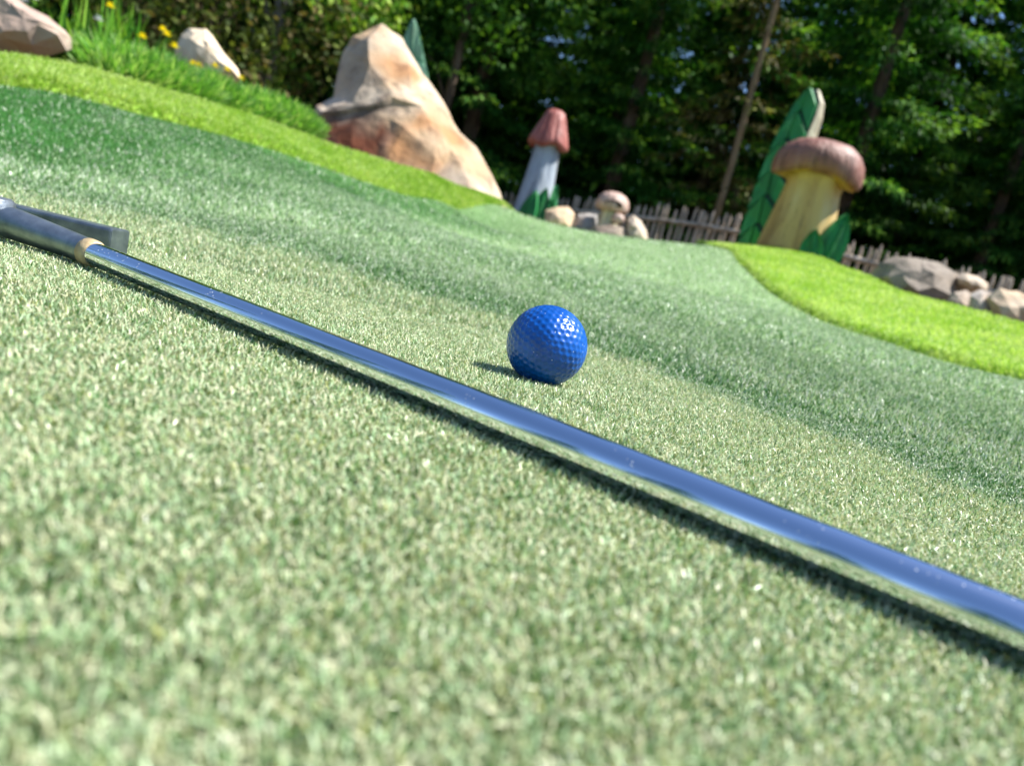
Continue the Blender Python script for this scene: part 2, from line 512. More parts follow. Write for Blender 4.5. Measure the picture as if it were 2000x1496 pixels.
# ------------------------------------------------------------------ golf ball
def golf_ball():
    RB = 0.02135
    bm = bmesh.new()
    bmesh.ops.create_icosphere(bm, subdivisions=6, radius=1.0)
    co = np.array([v.co[:] for v in bm.verts]); co /= np.linalg.norm(co, axis=1)[:, None]
    # dimple centres: icosahedral grid
    b2 = bmesh.new(); bmesh.ops.create_icosphere(b2, subdivisions=1, radius=1.0)
    tv = [np.array(v.co[:]) for v in b2.verts]
    cs = []
    for f in b2.faces:
        a, b, c = [tv[v.index] for v in f.verts]
        K = 7
        for i in range(K + 1):
            for j in range(K + 1 - i):
                p = a * i + b * j + c * (K - i - j)
                cs.append(tuple(np.round(p / np.linalg.norm(p), 5)))
    b2.free()
    cs = np.array(sorted(set(cs)))
    # merge near duplicates
    keep = []
    for c in cs:
        if not keep or np.max(np.array(keep) @ c) < 0.9998: keep.append(c)
    cs = np.array(keep)
    print('dimples', len(cs))
    Rm = np.array(Matrix.Rotation(.5, 3, 'X') @ Matrix.Rotation(.8, 3, 'Z') @ Matrix.Rotation(.3, 3, 'Y'))
    cs = cs @ Rm.T
    ang = np.empty(len(co))
    for s in range(0, len(co), 8000):
        ang[s:s + 8000] = np.arccos(np.clip((co[s:s + 8000] @ cs.T).max(1), -1, 1))
    rd = 0.075
    t = np.clip(ang / rd, 0, 1)
    disp = -0.00046 * (1 - t ** 2) ** 0.9 * (t < 1)
    P = co * (RB + disp)[:, None]
    for v, p in zip(bm.verts, P): v.co = p
    me = bm_mesh('golf_ball', bm, True)
    m, nt, p = new_mat('blue_ball_paint')
    tc = N(nt, 'ShaderNodeTexCoord')
    vo = N(nt, 'ShaderNodeTexVoronoi', Scale=430.0)
    nt.links.new(tc.outputs['Object'], vo.inputs['Vector'])
    nz = N(nt, 'ShaderNodeTexNoise', Scale=160.0, Detail=3)
    nt.links.new(tc.outputs['Object'], nz.inputs['Vector'])
    sp = ramp(nt, vo.outputs['Distance'], [(0.10, (1, 1, 1)), (0.16, (0, 0, 0))])
    ms = ramp(nt, nz.outputs[0], [(0.54, (0, 0, 0)), (0.60, (1, 1, 1))])
    mul = N(nt, 'ShaderNodeMixRGB', blend_type='MULTIPLY'); mul.inputs[0].default_value = 1
    nt.links.new(sp.outputs[0], mul.inputs[1]); nt.links.new(ms.outputs[0], mul.inputs[2])
    n2 = N(nt, 'ShaderNodeTexNoise', Scale=60.0, Detail=5)
    nt.links.new(tc.outputs['Object'], n2.inputs['Vector'])
    base = ramp(nt, n2.outputs[0], [(0.35, lin(0, 74, 158)), (0.7, lin(0, 94, 190))])
    mx = N(nt, 'ShaderNodeMixRGB'); mx.inputs[2].default_value = (*lin(190, 205, 230), 1)
    nt.links.new(mul.outputs[0], mx.inputs[0]); nt.links.new(base.outputs[0], mx.inputs[1])
    nt.links.new(mx.outputs[0], p.inputs['Base Color'])
    rb = ramp(nt, n2.outputs[0], [(0.4, (.2, .2, .2)), (.65, (.42, .42, .42))]); nt.links.new(rb.outputs[0], p.inputs['Roughness'])
    p.inputs['Specular IOR Level'].default_value = 0.55
    p.inputs['Coat Weight'].default_value = 0.3
    p.inputs['Coat Roughness'].default_value = 0.22
    c = at(1068, 675, 0.405)
    o = obj('golf_ball', me, m, loc=c)
    tag(o, 'dimpled royal blue golf ball resting on the green behind the chrome shaft', 'golf ball')
    print('ball bottom', c.z - RB, tz(c.x, c.y))
golf_ball()

# ------------------------------------------------------------------ putter
def putter():
    P0 = at(185, 497, 0.372); P1 = at(1997, 1231, 0.176)
    ax = (P1 - P0).normalized()
    root = empty('putter', P0)
    tag(root, 'putter with chrome shaft and grey metal head lying across the green', 'putter')
    Lc = lambda p: Vector(p) - P0
    # chrome
    m, nt, p = new_mat('chrome')
    tc = N(nt, 'ShaderNodeTexCoord')
    nz = N(nt, 'ShaderNodeTexNoise', Scale=300.0, Detail=6)
    nt.links.new(tc.outputs['Object'], nz.inputs['Vector'])
    nz2 = N(nt, 'ShaderNodeTexNoise', Scale=38.0, Detail=7, Roughness=.7)
    nt.links.new(tc.outputs['Object'], nz2.inputs['Vector'])
    rr = ramp(nt, nz2.outputs[0], [(0.45, (.03, .03, .03)), (0.72, (.10, .10, .10))])
    nt.links.new(rr.outputs[0], p.inputs['Roughness'])
    p.inputs['Metallic'].default_value = 1
    p.inputs['Base Color'].default_value = (*lin(222, 226, 236), 1)
    n2 = N(nt, 'ShaderNodeTexVoronoi', Scale=520.0)
    nt.links.new(tc.outputs['Object'], n2.inputs['Vector'])
    n3 = N(nt, 'ShaderNodeTexNoise', Scale=70.0, Detail=4)
    nt.links.new(tc.outputs['Object'], n3.inputs['Vector'])
    s1 = ramp(nt, n2.outputs['Distance'], [(0.08, (1, 1, 1)), (0.2, (0, 0, 0))]); s2 = ramp(nt, n3.outputs[0], [(0.53, (0, 0, 0)), (0.62, (1, 1, 1))])
    mu = N(nt, 'ShaderNodeMixRGB', blend_type='MULTIPLY'); mu.inputs[0].default_value = 1
    nt.links.new(s1.outputs[0], mu.inputs[1]); nt.links.new(s2.outputs[0], mu.inputs[2])
    inv = N(nt, 'ShaderNodeMath', operation='SUBTRACT'); inv.inputs[0].default_value = 1
    nt.links.new(mu.outputs[0], inv.inputs[1]); nt.links.new(inv.outputs[0], p.inputs['Metallic'])
    LT = 0.78
    pts = [Lc(P0 + ax * t) for t in (-.012, .0, .1, .25, LT - .25)]
    obj('shaft', tube_mesh('shaft', pts, [.0055, .0057, .0060, .0065, .0072], seg=64), m, root)
    m_grip = noise_mat('grip_rubber', [(0.4, lin(24, 24, 26)), (0.7, lin(38, 38, 40))], scale=60, rough=0.8, bump=.3)
    gp = [Lc(P0 + ax * (LT - .25 + .25 * k / 8)) for k in range(9)]
    obj('grip', tube_mesh('grip', gp, [.0085, .0095, .0102, .0108, .0113, .0118, .0123, .0127, .0125], seg=24), m_grip, root)
    m_ring = noise_mat('ferrule_plastic', [(0.3, lin(176, 148, 104)), (0.7, lin(208, 186, 146))], scale=90, rough=0.45, bump=.15)
    fp = [Lc(P0 + ax * t) for t in (-.0062, -.0058, -.001, .0008, .0012)]
    obj('ferrule', tube_mesh('ferrule', fp, [.0060, .0068, .0067, .0062, .0055], seg=40), m_ring, root)
    m_zinc = noise_mat('cast_zinc', [(0.3, lin(116, 124, 132)), (0.55, lin(146, 154, 160)), (0.75, lin(168, 174, 178))], scale=110, rough=0.40, bump=.25, bump_scale=420, metallic=0.85, bdist=.0006)
    # head: blade behind, hosel tube running into it
    Ptop = at(218, 447, .43); Pl = at(-230, 370, .455)
    dx = (Pl - Ptop); dx.z *= .35; Lb = dx.length; dx.normalize()
    dy = Vector((0, 0, 1)).cross(dx).normalized()       # across the blade
    if dy.y > 0: dy = -dy                               # towards the camera
    dz = dx.cross(dy).normalized()
    if dz.z < 0: dz = -dz
    zt = Ptop.z
    bm = bmesh.new()
    prof = [(-.0008, .000), (.0, -.0012), (.0, -.021), (-.016, -.021), (-.016, -.0012), (-.0148, .0)]   # across (towards camera), up
    rings = []
    for s, k in ((0.0, .965), (.0009, 1.0), (Lb * .5, 1.0), (Lb, 1.0), (Lb + .0009, .965)):
        cy_, cz_ = -.009, -.010
        ring = [bm.verts.new(Ptop + dx * s + dy * (cy_ + (a - cy_) * k) + dz * (cz_ + (b - cz_) * k) - P0) for a, b in prof]
        rings.append(ring)
    for a, b in zip(rings[:-1], rings[1:]):
        for i in range(len(prof)):
            bm.faces.new((a[i], a[(i + 1) % 6], b[(i + 1) % 6], b[i]))
    bm.faces.new(rings[0]); bm.faces.new(rings[-1])
    bmesh.ops.recalc_face_normals(bm, faces=bm.faces[:])
    bmesh.ops.bevel(bm, geom=bm.edges[:], offset=.0004, segments=2, affect='EDGES')
    obj('head', bm_mesh('head', bm, False), m_zinc, root)
    J = at(22, 436, .388)
    hp = [P0 - ax * .005, P0 - ax * .02, J * .5 + (P0 - ax * .02) * .5, J, J + (J - P0).normalized() * .004]
    hm = tube_mesh('hosel', [Lc(p) for p in hp], [.0064, .0067, .0074, .0080, .0072], seg=40)
    obj('hosel', hm, m_zinc, root)
    # block of the neck beyond the crease
    bm = bmesh.new()
    d2 = (J - P0); d2.z = 0; d2.normalize()
    s2 = Vector((0, 0, 1)).cross(d2)
    if s2.y > 0: s2 = -s2
    c0 = J + d2 * .0075 + Vector((0, 0, .0005))
    rg = []
    for s, w, h in ((0, .0075, .0085), (.002, .0095, .0102), (.03, .0095, .0098), (.05, .008, .0085)):
        rg.append([bm.verts.new(c0 + d2 * s + s2 * a * w + Vector((0, 0, b * h)) - P0) for a, b in ((1, -1), (1, .55), (.6, 1), (-.8, 1), (-1, .6), (-1, -1))])
    for a, b in zip(rg[:-1], rg[1:]):
        for i in range(6): bm.faces.new((a[i], a[(i + 1) % 6], b[(i + 1) % 6], b[i]))
    bm.faces.new(rg[0]); bm.faces.new(rg[-1])
    bmesh.ops.bevel(bm, geom=bm.edges[:], offset=.0008, segments=2, affect='EDGES')
    obj('neck_block', bm_mesh('neck_block', bm, True), m_zinc, root)
putter()

# ------------------------------------------------------------------ rocks
def rock_mat():
    m, nt, p = new_mat('sandstone')
    tc = N(nt, 'ShaderNodeTexCoord')
    a = N(nt, 'ShaderNodeVertexColor'); a.layer_name = 'Col'
    n1 = N(nt, 'ShaderNodeTexNoise', Scale=7.0, Detail=8, Roughness=.65)
    nt.links.new(tc.outputs['Object'], n1.inputs['Vector'])
    r = ramp(nt, n1.outputs[0], [(0.32, (.42, .36, .32)), (.46, (.95, .95, .95)), (.7, (1.25, 1.22, 1.16))])
    mu = N(nt, 'ShaderNodeMixRGB', blend_type='MULTIPLY'); mu.inputs[0].default_value = .85
    nt.links.new(a.outputs[0], mu.inputs[1]); nt.links.new(r.outputs[0], mu.inputs[2])
    nt.links.new(mu.outputs[0], p.inputs['Base Color'])
    p.inputs['Roughness'].default_value = .85
    n2 = N(nt, 'ShaderNodeTexNoise', Scale=18.0, Detail=10)
    nt.links.new(tc.outputs['Object'], n2.inputs['Vector'])
    b = N(nt, 'ShaderNodeBump', Strength=.6, Distance=.02)
    nt.links.new(n2.outputs[0], b.inputs['Height']); nt.links.new(b.outputs[0], p.inputs['Normal'])
    return m
m_rock = rock_mat()

def outline_rock(name, px, d, thick, cols, label, group=None, seed=1, rough=.05, lean=.3):
    """boulder with a known outline: bulges towards and away from the camera, facetted and roughened"""
    rnd = random.Random(seed)
    P = [at(x, y, d) for x, y in px]
    C = sum(P, Vector()) / len(P)
    base = Vector((C.x, C.y, min(p.z for p in P)))
    out = Vector((C.x, C.y, 0)).normalized()
    # resample
    per = []
    n = len(P)
    for i in range(n):
        a, b = P[i], P[(i + 1) % n]
        k = max(1, int(round((b - a).length / (0.11 * d / 2.5))))
        for j in range(k): per.append(a.lerp(b, j / k))
    n = len(per)
    bm = bmesh.new()
    cl = bm.verts.layers.float_color.new('Col')
    levels = [1, .90, .62, .3]
    size = max((p - C).length for p in P)
    def mk(p):
        nn = noise.noise_vector(p * (2.2 / size) + Vector((seed * 3.1, 0, 0)))
        n2 = noise.noise_vector(p * (6 / size) + Vector((seed, 5, 0)))
        jt = Vector((rnd.uniform(-1, 1), rnd.uniform(-1, 1), rnd.uniform(-1, 1))) * size * rough * .5
        v = bm.verts.new(p + nn * size * rough * 1.6 + n2 * size * rough * .7 + jt - base)
        t = noise.noise(p * (3.0 / size) + Vector((0, seed * 2.3, 0))) * .5 + .5
        k = t * (len(cols) - 1); i = min(int(k), len(cols) - 2)
        c = Vector(cols[i]).lerp(Vector(cols[i + 1]), k - i)
        v[cl] = (*c, 1)
        return v
    rim = [mk(p) for p in per]
    for sgn in (-1, 1):
        prev = rim
        for li, t in enumerate(levels[1:]):
            h = thick * (1 - t ** 2.2) ** .6
            ring = []
            for p in per:
                q = C + (p - C) * t + out * sgn * h
                # front leans back with height
                q += out * lean * thick * ((q.z - C.z) / size) * (1 if sgn < 0 else -1)
                ring.append(mk(q))
            for i in range(n):
                bm.faces.new((prev[i], prev[(i + 1) % n], ring[(i + 1) % n], ring[i]))
            prev = ring
        c = mk(C + out * sgn * thick)
        for i in range(n): bm.faces.new((prev[i], prev[(i + 1) % n], c))
    bmesh.ops.triangulate(bm, faces=bm.faces[:])
    o = obj(name, bm_mesh(name, bm), m_rock, loc=base)
    for poly in o.data.polygons: poly.use_smooth = rnd.random() < .0
    tag(o, label, 'rock', group)
    return o

GREY = lin(164, 148, 130); PINK = lin(188, 160, 144); TAN = lin(184, 154, 120); ORANGE = lin(174, 126, 82); BROWN = lin(112, 58, 30); CREAM = lin(204, 184, 158); DARK = lin(92, 78, 66); STONE = lin(192, 176, 156)

def big_rock():
    D = 5.0
    S = {  # photo pixel, offset in depth
        'A': (745, 46, .10), 'B': (690, 74, .05), 'C': (668, 108, .02), 'D': (650, 190, -.08), 'E': (616, 208, -.17), 'F': (598, 250, -.22), 'G': (590, 300, -.26),
        'H': (783, 76, .12), 'I': (825, 143, .10), 'J': (854, 183, .08), 'K': (898, 257, .03), 'L': (930, 288, -.02), 'M': (972, 366, -.08), 'N': (990, 420, -.12),
        'P': (718, 78, -.10), 'Q': (724, 130, -.20), 'R': (763, 176, -.24), 'S': (690, 200, -.26), 'T': (634, 219, -.25), 'U': (726, 206, -.285), 'V': (766, 189, -.26),
        't': (630, 229, -.235), 'u': (726, 218, -.265), 'v': (770, 206, -.24), 'f': (606, 258, -.2),
        'W': (826, 212, -.24), 'X': (842, 243, -.26), 'Y': (884, 296, -.28), 'Z': (915, 350, -.30), 'g': (650, 330, -.40), 'h': (740, 340, -.44), 'i': (830, 380, -.44), 'j': (930, 430, -.36),
        'k': (800, 118, -.04), 'l': (800, 170, -.14), 'm': (790, 250, -.34), 'n': (850, 310, -.38)}
    back = {'a': (745, 70, .45), 'b': (690, 130, .5), 'c': (650, 250, .6), 'd': (840, 200, .55), 'e': (930, 330, .45), 'z': (780, 400, .8), 'y': (640, 380, .6), 'x': (960, 440, .4)}
    allp = {**S, **back}
    W = {k: at(x, y, D + dz) for k, (x, y, dz) in allp.items()}
    base = W['h'].copy(); base.z = tz(base.x, base.y)
    F = [('BCQP', GREY), ('CDSQ', GREY), ('QSR', GREY), ('SUVR', STONE), ('DETS', STONE), ('STU', STONE), ('EFfT', STONE), ('Tft', BROWN), ('Ttu', DARK), ('TuU', DARK), ('Uuv', DARK), ('UvV', DARK),
         ('AB P'.replace(' ', ''), TAN), ('APk', TAN), ('AkH', CREAM), ('PQk', TAN), ('Qlk', ORANGE), ('QRl', TAN), ('HkI', CREAM), ('kIl'[0] + 'lI', ORANGE), ('lJI', CREAM), ('RWl', CREAM), ('lWJ', TAN), ('RVW', CREAM), ('WXKJ', TAN), ('XYLK', ORANGE), ('YZML', TAN), ('ZjNM', CREAM),
         ('fFGg', BROWN), ('tfg', BROWN), ('tgu', BROWN), ('ugh', BROWN), ('uhm', BROWN), ('uvm'[0] + 'mv', TAN), ('vmWV'[0] + 'mW', TAN), ('vWV', TAN), ('mXW', ORANGE), ('mnX', TAN), ('nYX', TAN), ('mhn', ORANGE), ('hin', TAN), ('niY', ORANGE), ('iZY', GREY), ('ijZ', BROWN),
         ('BAa', GREY), ('Bab', GREY), ('BbC', GREY), ('CbD', GREY), ('Dbc', GREY), ('DcE', GREY), ('EcF', GREY), ('FcG', GREY), ('AHa', CREAM), ('HIda', CREAM), ('IJd', CREAM), ('JKd', CREAM), ('Kde', CREAM), ('KLe', CREAM), ('LMe', CREAM), ('MNxe', CREAM),  # cream on the right-hand faces paints in the sun rim
         ('abd'.replace('abd', 'abd'), GREY), ('bcz', GREY), ('bzd', GREY), ('dze', GREY), ('ezx', GREY), ('cyz', GREY), ('cGy', GREY), ('Gygz'.replace('z', ''), GREY), ('gyh'.replace('y', 'y'), GREY), ('hyz', GREY), ('hzi', GREY), ('izx', GREY), ('ixj', GREY), ('jxN', GREY)]
    bm = bmesh.new()
    cl = bm.loops.layers.float_color.new('Col')
    vv = {k: bm.verts.new(W[k] - base) for k in W}
    for s, c in F:
        try:
            f = bm.faces.new([vv[ch] for ch in s])
        except ValueError:
            continue
        for l in f.loops: l[cl] = (*c, 1)
    bmesh.ops.triangulate(bm, faces=bm.faces[:])
    bmesh.ops.subdivide_edges(bm, edges=bm.edges[:], cuts=3, use_grid_fill=True)
    bmesh.ops.triangulate(bm, faces=bm.faces[:])
    for v in bm.verts:
        n = noise.noise_vector(v.co * 3.5) * .010 + noise.noise_vector(v.co * 14) * .010
        v.co += n
    fc = np.array([sum((W[ch] - base for ch in s_), Vector()) / len(s_) for s_, c_ in F])
    fcol = np.array([c_ for s_, c_ in F])
    vc = {}
    for v in bm.verts:
        q = v.co + noise.noise_vector(v.co * 4.5) * .06 + noise.noise_vector(v.co * 13) * .04
        d2 = ((fc - np.array(q)) ** 2).sum(1)
        w = 1 / (d2 + .0015) ** 3.2
        c = (fcol * w[:, None]).sum(0) / w.sum()
        o_ = noise.noise(v.co * 6 + Vector((9, 0, 0)))
        c = c + (np.array(STONE) - c) * max(0, min(.4, (o_ - .2) * 1.5))
        vc[v] = c * (.82 + .36 * (noise.noise(v.co * 5) * .5 + .5))
    for f in bm.faces:
        for l in f.loops: l[cl] = (*vc[l.vert], 1)
    o = obj('boulder', bm_mesh('boulder', bm), m_rock, loc=base)
    tag(o, 'tall pointed sandstone boulder with orange and grey faces behind the lime bank', 'rock')
big_rock()

outline_rock('boulder', [(-120, 20), (-60, -30), (0, -18), (30, 2), (60, 22), (95, 45), (120, 68), (136, 86), (134, 104), (60, 125), (-60, 130)], 2.45, .3, [PINK, STONE, lin(168, 146, 132), PINK, lin(190, 160, 130)], 'pinkish grey weathered boulder at the far left beside the grass clumps', seed=3, rough=.05)
outline_rock('boulder', [(342, 100), (352, 72), (372, 58), (398, 57), (414, 72), (438, 105), (468, 140), (476, 165), (400, 190), (345, 150)], 4.4, .28, [lin(216, 198, 170), lin(226, 206, 176), lin(206, 184, 152)], 'pale cream boulder with yellow flowers at its foot', seed=5, rough=.035)
small = [
 ([(1062, 440), (1066, 412), (1085, 404), (1110, 406), (1124, 420), (1118, 450), (1090, 465)], 6.9, .2, [TAN, lin(226, 200, 166)], 'tan rounded rock in front of the picket fence beside the slender mushroom'),
 ([(1112, 450), (1128, 420), (1146, 416), (1166, 420), (1166, 458), (1135, 470)], 7.1, .2, [STONE, lin(150, 148, 146), CREAM], 'grey white rock between the tan rock and the small carved mushroom'),
 ([(1222, 452), (1224, 428), (1236, 420), (1252, 432), (1264, 452), (1266, 480), (1230, 484)], 6.8, .2, [CREAM, STONE, GREY], 'pale upright rock right of the small carved mushroom'),
 ([(1148, 462), (1158, 442), (1190, 438), (1220, 446), (1228, 470), (1180, 485)], 6.7, .15, [DARK, GREY, lin(70, 60, 50)], 'dark low rock under the small carved mushroom'),
 ([(1695, 545), (1718, 512), (1745, 500), (1790, 504), (1830, 516), (1868, 535), (1885, 560), (1880, 610), (1800, 620), (1720, 590)], 5.0, .4, [lin(150, 138, 124), lin(132, 120, 106), lin(176, 164, 148)], 'big smooth grey boulder behind the lime verge'),
 ([(1862, 545), (1880, 534), (1910, 540), (1932, 556), (1925, 572), (1890, 572), (1866, 562)], 4.9, .22, [CREAM, STONE], 'cream flat rock leaning on the big grey boulder'),
 ([(1845, 590), (1862, 570), (1885, 566), (1900, 580), (1900, 615), (1860, 625)], 4.4, .16, [STONE, GREY, CREAM], 'small pale rock at the foot of the big grey boulder'),
 ([(1890, 600), (1896, 576), (1915, 566), (1938, 574), (1948, 600), (1945, 635), (1900, 640)], 4.2, .16, [lin(180, 178, 182), STONE, GREY], 'bluish grey rock next to the orange rock at the right edge'),
 ([(1925, 585), (1945, 568), (1985, 570), (2030, 585), (2070, 610), (2060, 660), (1960, 650), (1935, 625)], 4.1, .2, [ORANGE, TAN, CREAM, lin(176, 112, 66)], 'orange brown rock at the right edge above the lime verge'),
]
for i, (pl, d, th, cols, lab) in enumerate(small):
    outline_rock('rock', pl, d, th, cols, lab, 'rocks bordering the green', seed=20 + i, rough=.06)

# ------------------------------------------------------------------ carved wooden figures
def wood_paint(name, c1, c2, wear_shade, scale=5):
    m = noise_mat(name, [(0.25, c1), (0.55, c2), (0.8, wear_shade)], scale=scale, detail=8, rough=.55, bump=.6, bump_scale=24, stretch=(1, 1, .25), bdist=.03)
    # drying cracks and dirt runs along the grain
    nt = m.node_tree; p = nt.nodes['Principled BSDF']
    src = p.inputs['Base Color'].links[0].from_socket
    tc = N(nt, 'ShaderNodeTexCoord'); mp = N(nt, 'ShaderNodeMapping'); mp.inputs['Scale'].default_value = (1, 1, .16)
    nt.links.new(tc.outputs['Object'], mp.inputs[0])
    nz = N(nt, 'ShaderNodeTexNoise', Scale=11.0, Detail=9, Roughness=.7)
    nt.links.new(mp.outputs[0], nz.inputs['Vector'])
    r = ramp(nt, nz.outputs[0], [(.34, (.38, .34, .30)), (.47, (1, 1, 1)), (.62, (1, 1, 1)), (.78, (1.15, 1.14, 1.1))])
    mu = N(nt, 'ShaderNodeMixRGB', blend_type='MULTIPLY'); mu.inputs[0].default_value = .9
    nt.links.new(src, mu.inputs[1]); nt.links.new(r.outputs[0], mu.inputs[2])
    nt.links.new(mu.outputs[0], p.inputs['Base Color'])
    return m
m_stem_blue = wood_paint('pale_blue_wood', lin(150, 164, 180), lin(176, 186, 194), lin(206, 204, 196))
m_cap_red = wood_paint('brick_red_wood', lin(150, 78, 66), lin(176, 104, 92), lin(200, 146, 134))
m_stem_cream = wood_paint('cream_wood', lin(172, 130, 66), lin(206, 174, 106), lin(224, 206, 156))
m_cap_brown = wood_paint('mauve_brown_wood', lin(116, 74, 58), lin(146, 98, 82), lin(182, 146, 130))
m_gill = wood_paint('ochre_wood', lin(150, 104, 30), lin(176, 130, 50), lin(190, 150, 80))
m_green = wood_paint('green_leaf_wood', lin(12, 96, 42), lin(36, 136, 66), lin(90, 166, 110), 7)
m_green_pale = wood_paint('faded_green_wood', lin(92, 146, 110), lin(140, 180, 146), lin(196, 206, 180), 7)
m_green_dark = wood_paint('dark_green_wood', lin(4, 40, 20), lin(8, 54, 28), lin(20, 74, 40), 7)
m_raw = wood_paint('raw_wood', lin(186, 172, 140), lin(206, 200, 170), lin(170, 190, 150), 7)

def lathe(name, prof, seg, mod=None, rz=0):
    V, F = [], []
    for i, (r, z) in enumerate(prof):
        for k in range(seg):
            th = 2 * math.pi * k / seg
            rr, zz = (r, z) if mod is None else mod(r, z, th, i)
            V.append((rr * math.cos(th), rr * math.sin(th), zz))
    n = len(prof)
    for i in range(n - 1):
        for k in range(seg):
            F.append((i * seg + k, i * seg + (k + 1) % seg, (i + 1) * seg + (k + 1) % seg, (i + 1) * seg + k))
    F.append(tuple(range(seg - 1, -1, -1))); F.append(tuple((n - 1) * seg + k for k in range(seg)))
    me = py_mesh(name, V, F)
    me.polygons.foreach_set('use_smooth', [len(f) == 4 for f in F])
    return me

def carved_leaf(name, h, w, th, lean, rz, bend=.2, seed=0):
    """pointed leaf cut from a thick board with a ridge along the middle and a hollow on either side"""
    V, F = [], []
    n = 10
    for i in range(n + 1):
        t = i / n
        ww = w * (math.sin(math.pi * min(1, .30 + .70 * t)) ** .9 if t < 1 else .0) * (1.0) + .003
        y0 = bend * h * t * t
        z = h * t
        for u, dep in ((-1, 0), (-.5, .25), (-.06, -.05), (0, -.35), (.06, -.05), (.5, .25), (1, 0)):
            V.append((u * ww, y0 + dep * th, z))
        for u in (1, 0, -1):
            V.append((u * ww, y0 + th * .8, z))
    m = 10
    for i in range(n):
        for k in range(m):
            F.append((i * m + k, i * m + (k + 1) % m, (i + 1) * m + (k + 1) % m, (i + 1) * m + k))
    F.append(tuple(range(m - 1, -1, -1))); F.append(tuple(n * m + k for k in range(m)))
    me = py_mesh(name, V, F)
    Mx = Matrix.Rotation(rz, 4, 'Z') @ Matrix.Rotation(lean, 4, 'Y')
    me.transform(Mx)
    return me

def slender_mushroom():
    d = 8.0; k = d / FPX
    b = at(1033, 432, d); z0 = b.z - .06
    root = empty('carved_mushroom', (b.x, b.y, z0))
    tag(root, 'slender carved mushroom with pale blue stem and conical red cap', 'sculpture')
    H = (at(1088, 222, d).z - z0)
    zc = H - 66 * k
    st = [(.205, 0), (.195, .1), (.175, .3), (.15, .55), (.128, zc - .02), (.122, zc + .03)]
    obj('stem', lathe('stem', st, 28, lambda r, z, th, i: (r * (1 + .03 * math.sin(th * 7) + .025 * math.sin(th * 3 + 1)), z)), m_stem_blue, root)
    def mod(r, z, th, i):
        g = abs(((th * 9 / (2 * math.pi)) + .35) % 1 - .5) * 2
        return r * (1 - .16 * max(0, 1 - g * 4.5)), z + (.02 * math.sin(th * 4) if 0 < i < 4 else 0)
    cp_ = [(.10, zc), (.180, zc - .035), (.212, zc - .012), (.208, zc + .025), (.178, zc + .11), (.143, zc + .20), (.114, zc + .28), (.092, zc + .325), (.055, zc + .348), (.012, zc + .352)]
    obj('cap', lathe('cap', cp_, 72, mod), m_cap_red, root)
    for rz, h, w, off in ((.2, .40, .10, (.06, -.20)), (-.5, .34, .09, (-.05, -.22)), (.9, .46, .09, (.19, -.08)), (.1, .3, .1, (.14, -.18))):
        o = obj('leaf', carved_leaf('leaf', h, w, .05, .12 + .1 * off[0], rz, .1), m_green, root, (off[0], off[1], .02))
slender_mushroom()

def big_mushroom():
    d = 6.0; k = d / FPX
    b = at(1545, 505, d); z0 = tz(b.x, b.y) - .03
    z0 = min(z0, b.z)
    root = empty('carved_mushroom', (b.x, b.y, z0))
    tag(root, 'stout carved mushroom with cream stem and broad mauve brown cap', 'sculpture')
    H = at(1612, 268, d).z - z0
    zc = H - 92 * k
    def sm(r, z, th, i): return r * (1 + .05 * math.sin(th * 2 + .6) + .025 * math.sin(th * 5 + z * 3)), z
    st = [(.285, 0), (.275, .08), (.25, .25), (.225, .42), (.205, zc - .06), (.215, zc), (.23, zc + .06)]
    obj('stem', lathe('stem', st, 32, sm), m_stem_cream, root)
    def cm(r, z, th, i):
        wav = .022 * math.sin(th * 3 + .5) + .018 * math.sin(th * 2 - .8)
        f = max(0, 1 - abs(i - 2) / 4)
        return r * (1 + .05 * math.sin(th * 2 + 1.4) + .02 * math.sin(th * 5)), z + wav * f
    cp_ = [(.20, zc + .03), (.30, zc + .005), (.338, zc - .005), (.352, zc + .035), (.355, zc + .09), (.335, zc + .16), (.29, zc + .22), (.22, zc + .262), (.12, zc + .285), (.015, zc + .29)]
    cp_ = [(r_ * .93, z_ + .012) for r_, z_ in cp_]
    cap = obj('cap', lathe('cap', cp_[1:], 48, cm), m_cap_brown, root)
    gl = [(.19, zc + .024), (.25, zc + .010), (.292, zc + .008), (.30, zc + .04), (.2, zc + .06)]
    obj('gills', lathe('gills', gl, 48, lambda r, z, th, i: (r, z + .022 * math.sin(th * 3 + .5) + .018 * math.sin(th * 2 - .8) - .008)), m_gill, cap)
    for rz, h, w, off, ln in ((.1, .40, .11, (.16, -.26), .22), (-.35, .22, .08, (.04, -.30), -.1), (.8, .34, .09, (.27, -.1), .2)):
        obj('leaf', carved_leaf('leaf', h, w, .05, ln, rz, .08), m_green, root, (off[0], off[1], .02))
big_mushroom()

